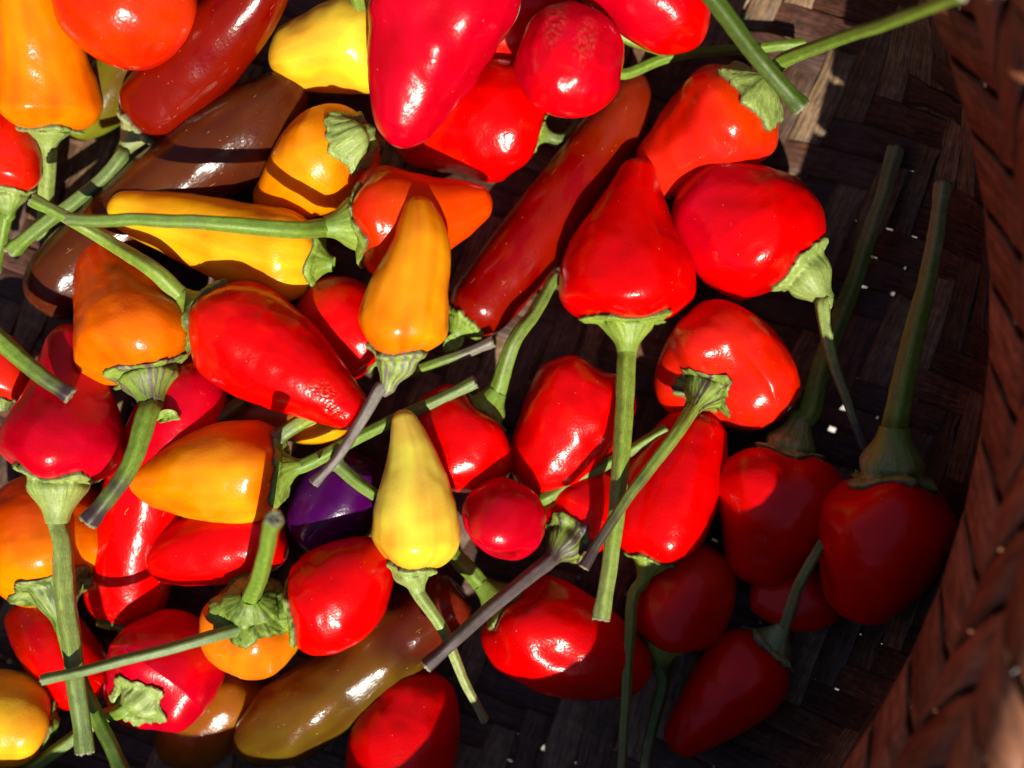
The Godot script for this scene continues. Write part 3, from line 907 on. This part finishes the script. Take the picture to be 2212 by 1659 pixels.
		"sp": [[120, 1568, 10], [60, 1560, 11], [-20, 1546, 11], [-110, 1530, 11]], "w": [72, 98, 98, 70], "c": "yellow", "c2": "gold", "top": "orange", "topk": 0.3, "la": 0.06, "side": 0.12, "sc": "orange", "sa": 2.0,
		"cal": 48, "cl": 20, "gc": "calyx"},
	{"n": "brown_chili_pepper", "l": "shaded orange brown pepper at the bottom, left of the long olive brown one",
		"sp": [[540, 1452, 4], [480, 1520, 4], [420, 1580, 3], [352, 1640, 3]], "w": [66, 84, 86, 60], "tip": 0.3, "c": "dusk", "c2": "dusk", "la": 0.03},
	{"n": "olive_chili_pepper", "l": "long olive brown pepper with fine corky cracks, lying diagonally at the bottom centre",
		"sp": [[1002, 1262, 8], [950, 1305, 8], [860, 1378, 9], [750, 1468, 9], [640, 1548, 9], [508, 1622, 8]], "w": [62, 76, 84, 88, 92, 82, 36], "tip": 0.07, "cap": 0.1, "c": "brown", "c2": "olive", "top": "rust", "m0": 0.2, "m1": 0.55, "m": "corky", "la": 0.02, "bump": 0.10,
		"side": 0.3, "sc": "rust", "sa": 1.5},
	{"n": "red_chili_pepper", "l": "dimpled red pepper at the bottom centre, half sunlit and half in the basket's shadow",
		"sp": [[1078, 1300, 11], [1120, 1335, 11], [1200, 1378, 11], [1300, 1420, 10], [1400, 1452, 8]], "w": [90, 116, 112, 88, 48], "c": "red", "c2": "red", "la": 0.06, "dents": [[0.40, 0.05, 0.30, 0.11]],
		"cal": 54, "cl": 56, "gc": "calyx", "stem": [[1012, 1228, 11], [970, 1182, 10]], "sw": [22, 20], "scol": "green"},
	{"n": "red_chili_pepper", "l": "shadowed red pepper cut by the bottom edge, right of the olive brown one",
		"sp": [[920, 1430, 9], [895, 1520, 9], [870, 1620, 10], [850, 1740, 10]], "w": [58, 96, 118, 116, 100], "c": "red", "c2": "red", "la": 0.03},
	{"n": "red_chili_pepper", "l": "dark red pepper deep in the shadow at lower right, cap and stem pointing down",
		"sp": [[1428, 1402, 9], [1450, 1345, 9], [1490, 1265, 8], [1536, 1180, 7]], "w": [78, 106, 100, 60], "c": "red", "c2": "scarlet", "la": 0.05,
		"cal": 44, "cl": 44, "gc": "calyx", "stem": [[1432, 1480, 10], [1408, 1580, 12], [1385, 1720, 14]], "sw": [18, 12], "scol": "deep", "ecol": "straw"},
	{"n": "red_chili_pepper", "l": "lowest dark red pepper in the shadow, tip down left, near the plaited wall",
		"sp": [[1668, 1392, 10], [1630, 1432, 10], [1560, 1506, 9], [1450, 1618, 8]], "w": [80, 94, 84, 62, 34], "tip": 0.08, "c": "red", "c2": "red", "la": 0.05,
		"cal": 60, "cl": 54, "gc": "straw", "stem": [[1722, 1270, 21], [1748, 1222, 23], [1776, 1176, 22]], "sw": [18, 12], "scol": "straw", "ecol": "grey"},
	{"n": "red_chili_pepper", "l": "large blurred red pepper in the shadow beside the basket wall, thick upright stem",
		"sp": [[1924, 1014, 23], [1920, 1080, 23], [1900, 1180, 22], [1840, 1336, 19]], "w": [104, 146, 134, 102, 56], "tip": 0.10, "cap": 0.32, "c": "red", "c2": "red", "la": 0.06,
		"cal": 84, "cl": 90, "gc": "straw", "gc2": "green", "stem": [[1940, 880, 27], [1965, 760, 27], [2004, 600, 26], [2036, 400, 24]], "sw": [34, 17], "scol": "green", "ecol": "straw"},
	{"n": "red_chili_pepper", "l": "small dim red pepper deep in shadow, crossed by a pale stem",
		"sp": [[1800, 1270, 12], [1750, 1290, 11], [1690, 1290, 10], [1620, 1272, 9]], "w": [60, 72, 62, 40], "c": "red", "c2": "scarlet", "la": 0.04},
	{"n": "orange_chili_pepper", "l": "mostly hidden brownish orange pepper under the scabby red one's tip, one yellow spot showing",
		"sp": [[760, 908, 9], [690, 908, 9], [590, 894, 9], [480, 900, 8]], "w": [42, 54, 50, 26], "c": "gold", "c2": "dusk", "m0": 0.25, "m1": 0.5, "la": 0.04},
	]:
		pepper(d)

func the_loose_bits() -> void:
	loose_stem("dark green stem with a pale cut end crossing the ruffled cap at upper right", [[1520, -30, 30], [1580, 50, 29], [1650, 140, 28], [1728, 234, 26]], 21, 17, "deep", "deep")
	loose_stem("dark stem coming in from the left edge with a pale cut end over crimson skin", [[-40, 700, 25], [30, 762, 25], [90, 812, 25], [150, 854, 24]], 22, 16, "green", "plum")
	loose_stem("shaded thin stem with a fuzzy pale end above the left-pointing orange pepper", [[560, 838, 12], [480, 898, 14], [380, 962, 15], [284, 1016, 15]], 17, 13, "deep", "grey")
	loose_stem("short green stem stub lying across the purple pepper", [[812, 1072, 19], [770, 1040, 19], [724, 1002, 19]], 13, 15, "green", "grey")
	loose_stem("pale green stem at the top edge between the yellow and the big crimson pepper", [[768, -20, 17], [780, 40, 17], [790, 130, 16]], 17, 12, "calyx", "green")
	loose_stem("broad green stem wedge showing right of the cherry-shaped pepper at the top", [[1280, 50, 13], [1340, 76, 13], [1436, 112, 12]], 18, 12, "calyx", "green")
	loose_stem("fuzzy green stem stub beside the ragged cap of the left-pointing orange pepper", [[690, 894, 17], [650, 912, 18], [604, 944, 18]], 14, 17, "calyx", "grey")
	scrap("calyx_scrap", "torn green sepal lying on red skin beside the thick darkening stem", "leaf scrap", [[342, 908, 20], [364, 896, 21], [388, 904, 20]], 13, GREEN.calyx)
	scrap("dried_husk", "dry tan husk sliver at the top edge against the big crimson pepper", "husk", [[1122, -12, 20], [1112, 28, 20], [1096, 62, 18]], 9, Color(0.42, 0.25, 0.12))
	scrap("calyx_scrap", "withered greenish crumb on the sunlit weave at the top edge", "leaf scrap", [[1590, 52, 2], [1612, 36, 2], [1632, 30, 2]], 9, Color(0.13, 0.13, 0.08))
	scrap("calyx_scrap", "green sepal scrap in the gap below the slender maroon pepper's lower end", "leaf scrap", [[960, 760, 9], [985, 735, 9], [996, 715, 9]], 18, GREEN.calyx)

# A small crumpled sliver of leaf or husk along a line: a closed, flattened, bent lens shape.
func scrap(called: String, label: String, category: String, pts: Array, w: float, c: Color) -> void:
	var line := []
	for q in pts:
		line.append(spot(q[0], q[1], q[2]))
	var at: Vector3 = line[0]
	for i in line.size():
		line[i] -= at
	var root := thing(called, label, category, at)
	var path := resample(line, 26)
	var fr := frames(path)
	var hw := size_at(w, pts[0][2])
	var pos := []
	var cols := []
	var uvs := []
	var sd: int = hash(label) % 500
	for i in 26:
		var f := i / 25.0
		var r := hw * pow(sin(PI * clampf(f, 0.01, 0.99)), 0.6)
		var ring := []
		var rc := []
		var ru := []
		for j in 17:
			var th := TAU * (j % 16) / 16
			var p: Vector3 = path[i] + fr[i][2] * cos(th) * r + fr[i][1] * sin(th) * 0.00028
			p += fr[i][1] * (cos(th) * cos(th) * r * 0.5 + 0.0007 * fine.get_noise_3dv(path[i] * 500.0 + Vector3(cos(th), sd, 0)))
			ring.append(p)
			var b := 1.0 + 0.4 * fine.get_noise_3dv(p * 1500.0)
			rc.append(Color(c.r * b, c.g * b, c.b * b))
			ru.append(Vector2(j / 8.0, f))
		pos.append(ring)
		cols.append(rc)
		uvs.append(ru)
	part("blade", grid_mesh(pos, cols, uvs), M.green, root)
